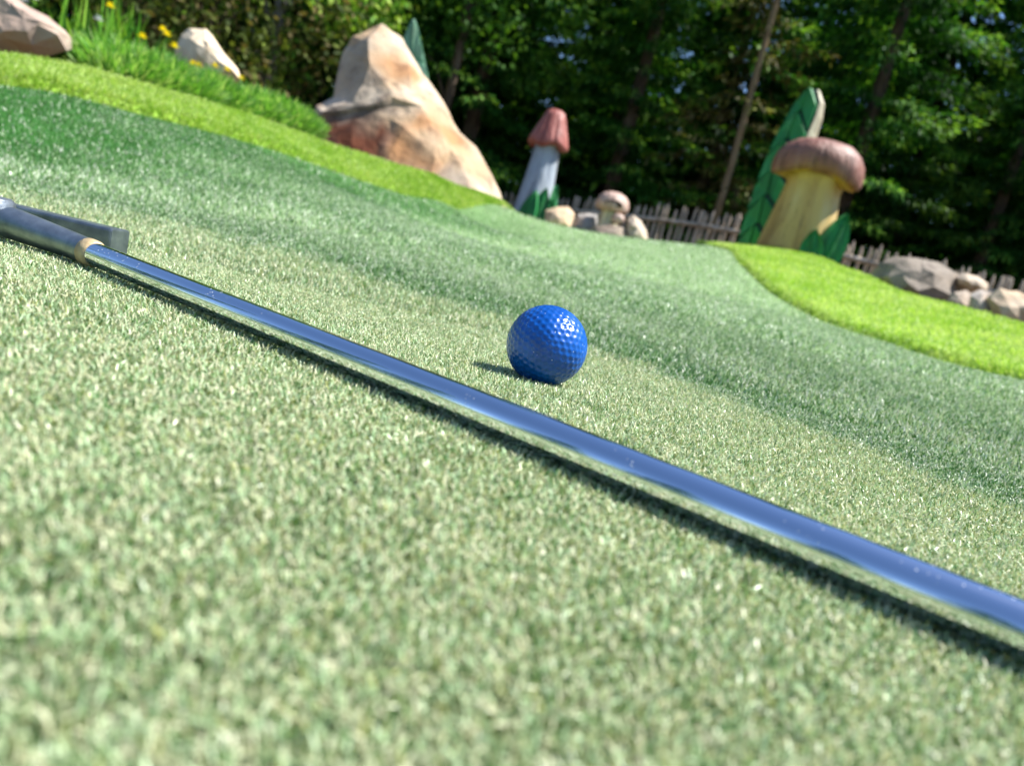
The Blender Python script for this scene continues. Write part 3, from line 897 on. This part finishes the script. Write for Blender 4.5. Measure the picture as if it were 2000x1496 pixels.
def small_mushroom():
    d = 6.9; k = d / FPX
    b = at(1180, 462, d)
    root = empty('carved_mushroom', b)
    tag(root, 'small carved mushroom with pinkish rounded cap among the rocks by the fence', 'sculpture')
    H = at(1192, 374, d).z - b.z
    obj('stem', lathe('stem', [(.10, 0), (.095, .06), (.085, .14), (.08, .20), (.09, H - .16)], 24, lambda r, z, th, i: (r * (1 + .06 * math.sin(3 * th)), z)), m_raw, root)
    zc = H - .175
    cp_ = [(.06, zc + .02), (.125, zc), (.148, zc + .02), (.15, zc + .06), (.135, zc + .115), (.10, zc + .15), (.05, zc + .17), (.01, zc + .175)]
    m = wood_paint('faded_pink_wood', lin(170, 140, 124), lin(196, 164, 148), lin(206, 190, 174))
    cap = obj('cap', lathe('cap', cp_, 36, lambda r, z, th, i: (r * (1 + .05 * math.sin(2 * th)), z)), m, root)
    # dark slot carved in the front of the cap, and a knob under it
    bm = bmesh.new()
    n = 10
    f, bk = [], []
    for i in range(n):
        a = 2 * math.pi * i / n
        x, z = .085 * math.cos(a), .028 * math.sin(a) * (1.2 if math.sin(a) > 0 else .7)
        f.append(bm.verts.new((x, -.150 + x * x * 2.0, zc + .055 + z)))
        bk.append(bm.verts.new((x * .8, -.10, zc + .055 + z * .8)))
    for i in range(n): bm.faces.new((f[i], f[(i + 1) % n], bk[(i + 1) % n], bk[i]))
    bm.faces.new(f); bm.faces.new(bk)
    obj('slot', bm_mesh('slot', bm), noise_mat('dark_hollow_wood', [(0.3, lin(50, 36, 24)), (0.7, lin(74, 54, 36))], rough=.9), cap)
    kb = lathe('knob', [(.02, -.03), (.05, -.02), (.06, .02), (.045, .05), (.01, .06)], 18)
    obj('knob', kb, m, root, (.07, -.12, zc - .07))
small_mushroom()

def board_leaf(root_px, tip_px, d, outline_l, outline_r, thick, label, m_face, m_side, nplates, turn):
    """tall leaf carved from a board: pale thick edge, scaly green plates on its face"""
    b = at(*root_px, d)
    root = empty('carved_leaf_board', b)
    tag(root, label, 'sculpture')
    Lp = [at(x, y, d) - b for x, y in outline_l]; Rp = [at(x, y, d) - b for x, y in outline_r]
    n = 12
    def res(P):
        s = [0]
        for a, c in zip(P[:-1], P[1:]): s.append(s[-1] + (c - a).length)
        return [Vector([np.interp(s[-1] * i / n, s, [p[c] for p in P]) for c in range(3)]) for i in range(n + 1)]
    Lr, Rr = res(Lp), res(Rp)
    rotm = Matrix.Rotation(turn, 3, 'Z')
    out = Vector((b.x, b.y, 0)).normalized()
    out = rotm @ out
    V, F = [], []
    E = []
    th0 = thick
    for ii, (a, c) in enumerate(zip(Lr, Rr)):
        a, c = rotm @ a, rotm @ c
        thick = th0 * (1 - .75 * max(0, (ii / n - .55) / .45) ** 2)
        mid = (a + c) / 2 - out * thick * .25
        V += [a, mid, c, c + out * thick, (a + c) / 2 + out * thick * 1.1, a + out * thick]
        ed = rotm @ Vector((1, 0, 0)) * .006
        E += [c + ed, c + out * thick + ed, c + out * thick - ed * .5, c - ed * .5]
    thick = th0
    for i in range(n):
        for k in range(6): F.append((i * 6 + k, i * 6 + (k + 1) % 6, i * 6 + 6 + (k + 1) % 6, i * 6 + 6 + k))
    F.append((5, 4, 3, 2, 1, 0)); F.append(tuple(n * 6 + k for k in range(6)))
    obj('board', py_mesh('board', V, F), m_green_dark if m_face is m_green else m_face, root)
    F = []
    for i in range(n):
        for k in range(4): F.append((i * 4 + k, i * 4 + (k + 1) % 4, i * 4 + 4 + (k + 1) % 4, i * 4 + 4 + k))
    F.append((3, 2, 1, 0)); F.append(tuple(n * 4 + k for k in range(4)))
    obj('edge', py_mesh('edge', E, F), m_side, root)
    for j in range(nplates):
        t0, t1 = (j + .10) / nplates, min(1.0, (j + .92) / nplates)
        for side in (0, 1):
            pts = []
            for t, u in ((t0, .05), (max(0, t0 - .10), 1.04 if side == 0 else .95), (t1 - .10, 1.0 if side == 0 else .95), (t1, .05)):
                i = min(int(t * n), n - 1); f = t * n - i
                a = rotm @ Lr[i].lerp(Lr[i + 1], f); c = rotm @ Rr[i].lerp(Rr[i + 1], f)
                mid = (a + c) / 2 - out * thick * .25
                e = a if side == 0 else c
                pts.append((mid.lerp(e, u * .97), t))
            V2 = [p - out * (.014 + .04 * max(0, (t - t0) / max(1e-6, t1 - t0))) for p, t in pts] + [p + out * .01 for p, t in pts]
            F2 = [(0, 1, 2, 3), (7, 6, 5, 4), (0, 4, 5, 1), (1, 5, 6, 2), (2, 6, 7, 3), (3, 7, 4, 0)]
            bm = bmesh.new(); vs_ = [bm.verts.new(v) for v in V2]
            for f_ in F2: bm.faces.new([vs_[q] for q in f_])
            obj('leaflet', bm_mesh('leaflet', bm), m_face, root)
    return root
board_leaf((1495, 480), (1566, 165), 6.7, [(1436, 490), (1452, 420), (1470, 345), (1492, 270), (1518, 210), (1536, 180), (1552, 168), (1560, 166)], [(1500, 500), (1520, 430), (1535, 360), (1546, 300), (1558, 250), (1570, 215), (1574, 186), (1566, 168)], .17,
           'tall scaly green carved leaf with pale edge behind the stout mushroom', m_green, m_raw, 6, R(-32))
board_leaf((815, 160), (808, 38), 7.6, [(770, 190), (776, 140), (784, 90), (796, 55), (806, 38)], [(842, 190), (834, 140), (824, 95), (816, 55), (810, 38)], .08,
           'faded green carved leaf peeking out behind the tall boulder', m_green_pale, m_green_pale, 2, 0.0)

# ------------------------------------------------------------------ picket fence
def fence():
    way = [(700, 300, 15.2), (985, 372, 14.0), (1200, 392, 13.0), (1330, 405, 12.5), (1440, 421, 12.0), (1650, 466, 11.0), (1800, 502, 10.3), (2000, 546, 9.5), (2200, 590, 8.9)]
    P = [at(*w) for w in way]
    s = [0]
    for a, b in zip(P[:-1], P[1:]): s.append(s[-1] + math.hypot(b.x - a.x, b.y - a.y))
    def pt(t): return Vector([np.interp(t, s, [p[c] for p in P]) for c in range(3)])
    root = empty('picket_fence', pt(s[-1] / 2) - Vector((0, 0, .9)))
    o0 = root.location.copy()
    tag(root, 'rustic greyish brown picket fence running along the edge of the wood', 'fence')
    m = noise_mat('weathered_paling', [(0.25, lin(146, 128, 108)), (0.5, lin(198, 180, 156)), (0.8, lin(226, 212, 192))], scale=7, rough=.85, bump=.4, stretch=(1, 1, .3))
    rnd = random.Random(4)
    meshes = []
    for v in range(6):
        w, h = rnd.uniform(.021, .029), .95
        pts = [(rnd.uniform(-.012, .012), 0, z) for z in (0, .3, .6, .88)] + [(0, 0, h)]
        me = tube_mesh('picket', pts, [w, w * rnd.uniform(.85, 1.1), w * rnd.uniform(.85, 1.1), w * .95, w * .25], seg=7)
        meshes.append(me)
    t = 0.05; n = 0
    while t < s[-1]:
        p = pt(t)
        o = obj('picket', rnd.choice(meshes), m, root)
        hs = rnd.uniform(.93, 1.05)
        o.location = p - Vector((0, 0, .95)) - o0
        o.scale = (1, 1, hs)
        o.rotation_euler = (rnd.uniform(-.04, .04), rnd.uniform(-.045, .045), rnd.uniform(0, 6))
        t += rnd.uniform(.080, .112); n += 1
    print('pickets', n)
    for dz in (-.24, -.70):
        for a in np.arange(0, s[-1] - .1, 2.2):
            b = min(a + 2.25, s[-1])
            q = [pt(a + (b - a) * k / 4) + Vector((0, -.045, dz)) - o0 for k in range(5)]
            obj('rail', tube_mesh('rail', q, [.032, .035, .033, .035, .03], seg=8), m, root)
    for a in np.arange(.4, s[-1], 2.2):
        p = pt(a) + Vector((0, .07, 0)) - o0
        obj('post', tube_mesh('post', [p - Vector((0, 0, 1.1)), p - Vector((0, 0, .5)), p + Vector((0, 0, .0))], [.05, .048, .044], seg=9), m, root)
fence()

# ------------------------------------------------------------------ trees of the wood
m_bark = noise_mat('spruce_bark', [(0.3, lin(62, 50, 40)), (0.6, lin(104, 86, 68)), (0.8, lin(130, 112, 92))], scale=9, rough=.9, bump=.8, stretch=(1, 1, .25))
m_bark2 = noise_mat('dry_trunk_bark', [(0.3, lin(120, 98, 70)), (0.6, lin(150, 126, 92)), (0.8, lin(170, 150, 120))], scale=9, rough=.9, bump=.6, stretch=(1, 1, .25))
m_bark3 = noise_mat('grey_bark', [(0.3, lin(96, 90, 84)), (0.6, lin(136, 128, 120)), (0.8, lin(166, 160, 150))], scale=9, rough=.9, bump=.6, stretch=(1, 1, .25))
m_needle = leaf_mat('needles', transl=.34, rough=.6, spec=.15, tint=(1, 1, .5))

def diamonds(P, D, S, L, W, col):
    """leaf-sized lozenges: base P, direction D, side S"""
    n = len(P)
    L = L[:, None]; W = W[:, None] / 2
    V = np.stack([P, P + D * L * .45 + S * W, P + D * L, P + D * L * .45 - S * W], 1).reshape(-1, 3)
    F = (np.arange(n)[:, None] * 4 + np.arange(4)[None]).reshape(-1, 4)
    return V, F, np.repeat(col, 4, axis=0)

def norm(a): return a / np.maximum(np.linalg.norm(a, axis=1), 1e-9)[:, None]

def spruce_crown(H, Rb, seed, c_dark, c_mid, c_tip, low=.15, sparse=1.0, nl=16, leaf=1.0, top_gap=0.0):
    g = np.random.default_rng(seed)
    Ps, Ds, Ss, Ls, Ws, Cs = [], [], [], [], [], []
    h = low
    while h < H - .2:
        L0 = Rb * (1 - h / H) ** .8
        nb = max(4, int(round(8 * sparse)))
        for b in range(nb):
            if g.random() > .55 + .45 * sparse: continue
            az = 2 * np.pi * (b + g.random()) / nb
            Lb = L0 * g.uniform(.6, 1.12)
            hb = h + g.uniform(-.16, .16)
            ns = max(3, int(Lb / .12))
            s = np.linspace(.14, 1, ns)
            dr = g.uniform(.25, .55)
            perp = np.array([-np.sin(az), np.cos(az), 0.0])
            px = np.cos(az) * s * Lb; py = np.sin(az) * s * Lb
            pz = hb + .15 * Lb * s - dr * Lb * s ** 2 + .16 * Lb * s ** 4
            cb = g.uniform(.45, 1.45)
            for k in range(nl):
                n = ns
                hang = (k % 3 == 2)
                lat = g.uniform(-1, 1, n) * .36 * Lb * np.sqrt(s * (1.08 - s))
                a2 = az + np.sign(lat) * g.uniform(.15, .8, n)
                el = g.uniform(-1.35, -.6, n) if hang else g.uniform(-.45, .05, n)
                D = np.c_[np.cos(a2) * np.cos(el), np.sin(a2) * np.cos(el), np.sin(el)]
                S = norm(np.cross(D, np.c_[g.normal(0, .45, n), g.normal(0, .45, n), np.ones(n)]))
                Ps.append(np.c_[px, py, pz - .30 * np.abs(lat)] + lat[:, None] * perp[None] + g.normal(0, .03, (n, 3))); Ds.append(D); Ss.append(S)
                Ls.append(g.uniform(.10, .24, n) * leaf ** .7 * (1.1 - .35 * s)); Ws.append(g.uniform(.026, .05, n) * leaf)
                u = g.random(n) ** 1.5
                c = c_dark[None] * (1 - u)[:, None] + c_mid[None] * u[:, None]
                tp = (s > .72) & (g.random(n) < .55)
                c[tp] = c_mid * .35 + c_tip * .65
                Cs.append(c * cb)
        h += g.uniform(.36, .52)
    return fast_mesh('crown', *diamonds(np.concatenate(Ps), np.concatenate(Ds), np.concatenate(Ss), np.concatenate(Ls), np.concatenate(Ws), np.concatenate(Cs)))

CD, CM_, CT_ = np.array(lin(30, 72, 24)), np.array(lin(72, 128, 40)), np.array(lin(140, 182, 70))
protos = []
for v, (H, Rb) in enumerate([(11, 2.5), (12.5, 2.7), (10, 2.3)]):
    cr = spruce_crown(H, Rb, 50 + v, CD, CM_, CT_)
    tr = tube_mesh('trunk', [(0, 0, -.3), (.03, .02, H * .3), (0, .03, H * .65), (0, 0, H)], [.16, .125, .07, .01], seg=10)
    lt = spruce_crown(H, Rb, 150 + v, CD, CM_, CT_, nl=6, leaf=2.4)
    tr.materials.append(m_bark); cr.materials.append(m_needle); lt.materials.append(m_needle)
    protos.append((cr, tr, lt))
    print('crown quads', len(cr.polygons))

def plant_tree(name, crown, trunk, x, y, rz, sc, label, group=None, cat='tree'):
    r = empty(name, (x, y, tz(x, y) - .05), rz)
    r.scale = (sc, sc, sc)
    obj('trunk', trunk, None, r); obj('crown', crown, None, r)
    tag(r, label, cat, group)
    return r

rnd = random.Random(21)
spots = []
for row, (y0, step) in enumerate([(15.4, 2.3), (17.8, 2.3), (21, 2.4), (24.5, 2.9)]):
    x = -13 - row * 1.5
    while x < 15 + row * 1.5:
        spots.append((x + rnd.uniform(-.5, .5) + row * 1.1, y0 + rnd.uniform(-.5, .6) - max(0, x - 4) * .06, row))
        x += step
for i, (x, y, row) in enumerate(spots):
    cr, tr, lt = protos[rnd.randrange(3)]
    if row: cr = lt
    if row == 0 and (-6.3 < x < -3.6 or 3.3 < x < 4.9):   # places of the leafy tree and of the bare trunk
        continue
    plant_tree('spruce_tree', cr, tr, x, y, rnd.uniform(0, 6.28), rnd.uniform(.85, 1.12), 'dense dark green spruce in the wood behind the picket fence', 'spruces of the dark wood')

# the wood goes on round the clearing (it shows as the dark line in the chrome shaft)
lite = spruce_crown(10.5, 2.6, 91, CD, CM_, CT_, nl=4, leaf=2.4)
nv = len(lite.vertices); lv = np.empty(nv * 3, np.float32); lite.vertices.foreach_get('co', lv); lv = lv.reshape(-1, 3)
lc = np.empty(nv * 4, np.float32); lite.color_attributes['Col'].data.foreach_get('color', lc); lc = lc.reshape(-1, 4)[:, :3]
VV, CC = [], []
for i in range(26):
    a = R(40 - 262 * i / 25 + rnd.uniform(-3, 3)); rr = rnd.uniform(17, 21); th = rnd.uniform(0, 6.28); k = rnd.uniform(.8, 1.0)
    x, y = rr * math.cos(a), rr * math.sin(a)
    VV.append(np.c_[(lv[:, 0] * math.cos(th) - lv[:, 1] * math.sin(th)) * k + x, (lv[:, 0] * math.sin(th) + lv[:, 1] * math.cos(th)) * k + y, lv[:, 2] * k + tz(x, y)]); CC.append(lc)
VV = np.concatenate(VV)
o = obj('surrounding_wood', fast_mesh('surrounding_wood', VV, np.arange(len(VV)).reshape(-1, 4), np.concatenate(CC)), m_needle)
tag(o, 'dark wood on the other sides of the clearing', 'wood', kind='stuff')
bpy.data.meshes.remove(lite)

# spruce with a bare lower trunk and dry olive branches, between the mushrooms
b = at(1398, 420, 13.2)
cr = spruce_crown(9.5, 1.7, 77, np.array(lin(88, 80, 48)), np.array(lin(118, 116, 60)), np.array(lin(158, 164, 86)), low=1.5, sparse=.62, nl=6, leaf=1.0)
cr.materials.append(m_needle)
tr = tube_mesh('trunk', [(0, 0, -.3), (.02, 0, 2), (-.02, .02, 4.5), (0, 0, 9.4)], [.075, .06, .05, .01], seg=10); tr.materials.append(m_bark2)
plant_tree('spruce_tree', cr, tr, b.x, b.y, .4, 1, 'thin spruce with bare tan trunk and dry olive branches between the mushrooms')

# leafy tree with grey trunk, upper left
def leafy_crown(seed, H, Rx, n, cols, zc, leafsize=(.09, .16)):
    g = np.random.default_rng(seed)
    m = 42
    c = g.normal(0, 1, (m, 3)); c = norm(c) * (g.random(m) ** .45)[:, None]
    c = c * np.array([Rx, Rx * .8, H * .5]) + np.array([0, 0, zc])
    i = g.integers(0, m, n)
    P = c[i] + norm(g.normal(0, 1, (n, 3))) * (g.random(n) ** .5 * .62)[:, None]
    D = norm(g.normal(0, 1, (n, 3)) + np.array([0, 0, -.5])); S = norm(np.cross(D, g.normal(0, 1, (n, 3))))
    br = g.uniform(.65, 1.2, m)[i]
    pick = np.array(cols)[g.integers(0, len(cols), n)] * br[:, None]
    L = g.uniform(*leafsize, n)
    return fast_mesh('crown', *diamonds(P, D, S, L, L * .6, pick)), c
b = at(512, 175, 12.2)
cr, cen = leafy_crown(5, 6.0, 2.3, 9000, [lin(104, 154, 46), lin(146, 190, 64), lin(178, 206, 90), lin(80, 128, 40)], 4.0)
cr.materials.append(m_needle)
tr = tube_mesh('trunk', [(0, 0, -.4), (.05, 0, 1.2), (0, .05, 2.6), (.1, 0, 5.5)], [.13, .11, .09, .02], seg=12); tr.materials.append(m_bark3)
r = plant_tree('leafy_tree', cr, tr, b.x, b.y, 0, 1, 'light green leafy tree with grey trunk left of the tall boulder')
for k in range(9):
    c = cen[k * 4]
    me = tube_mesh('limb', [(0.03, 0.02, 1.0 + .25 * k), (c[0] * .5, c[1] * .5, (1.4 + .25 * k + c[2]) / 2), tuple(c)], [.05, .03, .01], seg=6)
    obj('limb', me, m_bark3, r)
# olive undergrowth tree and a second leafy one behind it
b = at(395, 60, 11.0)
cr, cen = leafy_crown(8, 3.4, 2.2, 6500, [lin(84, 100, 42), lin(110, 124, 54), lin(68, 86, 34), lin(122, 112, 70)], 1.9, (.08, .15))
cr.materials.append(m_needle)
tr = tube_mesh('trunk', [(0, 0, -.4), (.05, 0, 1.2), (.1, .1, 3)], [.08, .06, .015], seg=8); tr.materials.append(m_bark)
r = plant_tree('shrubby_tree', cr, tr, b.x, b.y, 0, 1, 'olive brown bushy tree behind the cream boulder')
for k in range(7):
    c = cen[k * 5]
    obj('limb', tube_mesh('limb', [(0, 0, .4 + .2 * k), (c[0] * .5, c[1] * .5, (.8 + .2 * k + c[2]) / 2), tuple(c)], [.035, .022, .008], seg=6), m_bark, r)
b = at(900, 60, 13.0)
cr, cen = leafy_crown(9, 6, 1.8, 6000, [lin(70, 120, 36), lin(104, 150, 50), lin(52, 92, 30)], 4.6)
cr.materials.append(m_needle)
tr = tube_mesh('trunk', [(0, 0, -.4), (.05, 0, 2.2), (.1, .1, 6)], [.10, .08, .015], seg=8); tr.materials.append(m_bark)
r = plant_tree('leafy_tree', cr, tr, b.x, b.y, 0, 1, 'bright green leafy tree just right of the tall boulder')
for k in range(7):
    c = cen[k * 5]
    obj('limb', tube_mesh('limb', [(0, 0, 1.8 + .4 * k), (c[0] * .5, c[1] * .5, (2.2 + .4 * k + c[2]) / 2), tuple(c)], [.035, .022, .008], seg=6), m_bark, r)

# ------------------------------------------------------------------ planting on the bank, left
m_blade = leaf_mat('grass_blade', transl=.5, rough=.45, spec=.35, tint=(1, 1, .45))
def tuft(name, px, py, d, rad, h, n, cols, label, group, seed, bw=.006, up=.75):
    """clump of upright needle-like blades, domed"""
    g = np.random.default_rng(seed)
    b = at(px, py, d)
    z0 = tz(b.x, b.y) - .02
    a = g.random(n) * 2 * np.pi; rr = np.sqrt(g.random(n))
    ox, oy = np.cos(a) * rr * rad, np.sin(a) * rr * rad * .8
    lump = .75 + .5 * gridnoise(ox + seed, oy, 9, seed)
    top = h * np.sqrt(np.maximum(0, 1 - .8 * rr ** 2)) * lump
    t = g.random(n) ** .55
    z = top * t * .72
    out = np.c_[np.cos(a) * rr, np.sin(a) * rr, np.full(n, up)] + g.normal(0, .28, (n, 3))
    D = norm(out)
    S = norm(np.cross(D, g.normal(0, 1, (n, 3))))
    L = g.uniform(.5, 1.0, n) * h * .42; W = g.uniform(.7, 1.3, n) * bw
    c = np.array(cols)[g.integers(0, len(cols), n)] * g.uniform(.8, 1.15, n)[:, None]
    V, F, C = diamonds(np.c_[ox, oy, z], D, S, L, W, c)
    r = empty(name, (b.x, b.y, z0))
    tag(r, label, 'shrub', group)
    obj('foliage', fast_mesh('foliage', V, F, C), m_blade, r)
    obj('stem', tube_mesh('stem', [(0, 0, -.03), (.01, 0, h * .25), (0, .01, h * .5)], [.014, .011, .004], seg=7), m_bark, r)
    return r
GC = [lin(116, 176, 72), lin(150, 204, 100), lin(98, 156, 68), lin(190, 222, 144)]
for i, (px, py, d, rad, h, lab) in enumerate([
    (185, 122, 2.62, .14, .13, 'low green needle clump touching the pinkish boulder'),
    (235, 132, 2.62, .20, .16, 'rounded green needle clump below the yellow flowers'),
    (318, 150, 2.75, .20, .165, 'green needle clump under the cream boulder'),
    (395, 178, 2.95, .20, .16, 'green needle clump at the right foot of the cream boulder'),
    (462, 204, 3.15, .20, .16, 'spiky bright green needle clump right of the cream boulder'),
    (530, 232, 3.35, .19, .16, 'bright green needle clump second from the tall boulder'),
    (572, 252, 3.9, .15, .15, 'small green needle clump next to the tall boulder')]):
    tuft('dwarf_pine', px, py, d, rad, h, 3000, GC, lab, 'needle clumps along the lime bank', 60 + i)

def iris(px, py, d, n, h, spread, label, seed, flowers=(), fcol=None, white=()):
    g = random.Random(seed)
    b = at(px, py, d)
    r = empty('flowering_plant', (b.x, b.y, tz(b.x, b.y) - .02))
    tag(r, label, 'plant')
    base = r.location
    for k in range(n):
        a = g.uniform(0, 6.28); ro = spread * math.sqrt(g.random())
        hh = h * g.uniform(.65, 1.1); w = g.uniform(.007, .012); ln = g.uniform(.05, .3)
        p = [Vector((ro * math.cos(a), ro * math.sin(a), 0))]
        az = g.uniform(0, 6.28)
        for s in range(1, 6):
            t = s / 5
            p.append(p[0] + Vector((math.cos(az) * ln * hh * t * t, math.sin(az) * ln * hh * t * t, hh * t - .1 * hh * ln * 3 * t ** 3)))
        sd_ = Vector((-math.sin(az + .9), math.cos(az + .9), 0))
        V = []
        for s, q in enumerate(p):
            ww = w * (1 - (s / 5) ** 3 * .95)
            V += [q - sd_ * ww, q + Vector((0, 0, 0)) + sd_.cross(Vector((0, 0, 1))) * ww * .35, q + sd_ * ww]
        F = []
        for s in range(5):
            F += [(s * 3, s * 3 + 1, s * 3 + 4, s * 3 + 3), (s * 3 + 1, s * 3 + 2, s * 3 + 5, s * 3 + 4)]
        c = np.tile(np.array(g.choice([lin(96, 160, 40), lin(126, 186, 56), lin(80, 140, 44), lin(150, 196, 70)])), (len(V), 1))
        obj('leaf', fast_mesh('leaf', [tuple(v) for v in V], F, c, True), m_blade, r)
    for (fx, fy, fd, kind) in flowers:
        q = at(fx, fy, fd) - base
        foot = Vector((q.x * .8, q.y, max(0, q.z - .25)))
        obj('stalk', tube_mesh('stalk', [foot, (foot + q) / 2 + Vector((.005, 0, 0)), q], [.003, .0025, .002], seg=6), m_stalk, r)
        obj('flower', petals(kind, g), m_petal[kind], r, q)
    return r

def petals(kind, g):
    V, F = [], []
    np_ = 6
    s = .022 if kind == 'yellow' else .022
    for layer in range(2):
        for k in range(np_):
            a = 2 * math.pi * (k + .5 * layer) / np_ + g.uniform(-.15, .15)
            el = .25 + .7 * layer
            d = Vector((math.cos(a) * math.cos(el), math.sin(a) * math.cos(el), math.sin(el)))
            sd_ = Vector((-math.sin(a), math.cos(a), 0))
            b = len(V)
            V += [Vector((0, 0, 0)), d * s * .6 + sd_ * s * .32, d * s, d * s * .6 - sd_ * s * .32, d * s * .55 + Vector((0, 0, -.15 * s))]
            F += [(b, b + 1, b + 4), (b + 1, b + 2, b + 4), (b + 2, b + 3, b + 4), (b + 3, b, b + 4)]
    return py_mesh('flower', V, F)
m_stalk = noise_mat('green_stalk', [(0.3, lin(70, 120, 40)), (0.7, lin(110, 150, 60))], rough=.6, bump=.1)
def petal_mat(name, c1, c2):
    m = noise_mat(name, [(0.3, c1), (0.7, c2)], scale=40, rough=.55, bump=.1)
    nt = m.node_tree; p = nt.nodes['Principled BSDF']
    t = N(nt, 'ShaderNodeBsdfTranslucent'); t.inputs[0].default_value = (*c2, 1)
    mx = N(nt, 'ShaderNodeMixShader'); mx.inputs[0].default_value = .35
    nt.links.new(p.outputs[0], mx.inputs[1]); nt.links.new(t.outputs[0], mx.inputs[2])
    nt.links.new(mx.outputs[0], nt.nodes['Material Output'].inputs[0])
    return m
m_petal = {'yellow': petal_mat('yellow_petal', lin(248, 220, 6), lin(254, 236, 30)), 'white': petal_mat('white_petal', lin(226, 228, 226), lin(240, 240, 238))}
iris(178, 92, 3.1, 46, .42, .14, 'tall upright sword leaved plant behind the needle clumps at upper left', 2, [(192, 40, 3.0, 'white'), (215, 14, 3.0, 'yellow')])
iris(245, 92, 3.2, 40, .40, .13, 'sword leaved plant with yellow flowers left of the cream boulder', 3, [(278, 74, 2.95, 'yellow'), (318, 60, 3.1, 'yellow'), (326, 70, 3.1, 'yellow'), (341, 93, 2.95, 'yellow')])
iris(60, 40, 3.6, 30, .36, .16, 'leafy plant with white flowers above the pinkish boulder', 4, [(30, 0, 3.3, 'white'), (48, 4, 3.3, 'white'), (66, -2, 3.3, 'white')])
iris(420, 150, 3.6, 16, .12, .16, 'low plant with a row of yellow flowers in front of the cream boulder', 5, [(376, 126, 3.35, 'yellow'), (388, 130, 3.35, 'yellow'), (420, 131, 3.5, 'yellow'), (444, 138, 3.6, 'yellow'), (471, 155, 3.7, 'yellow')])
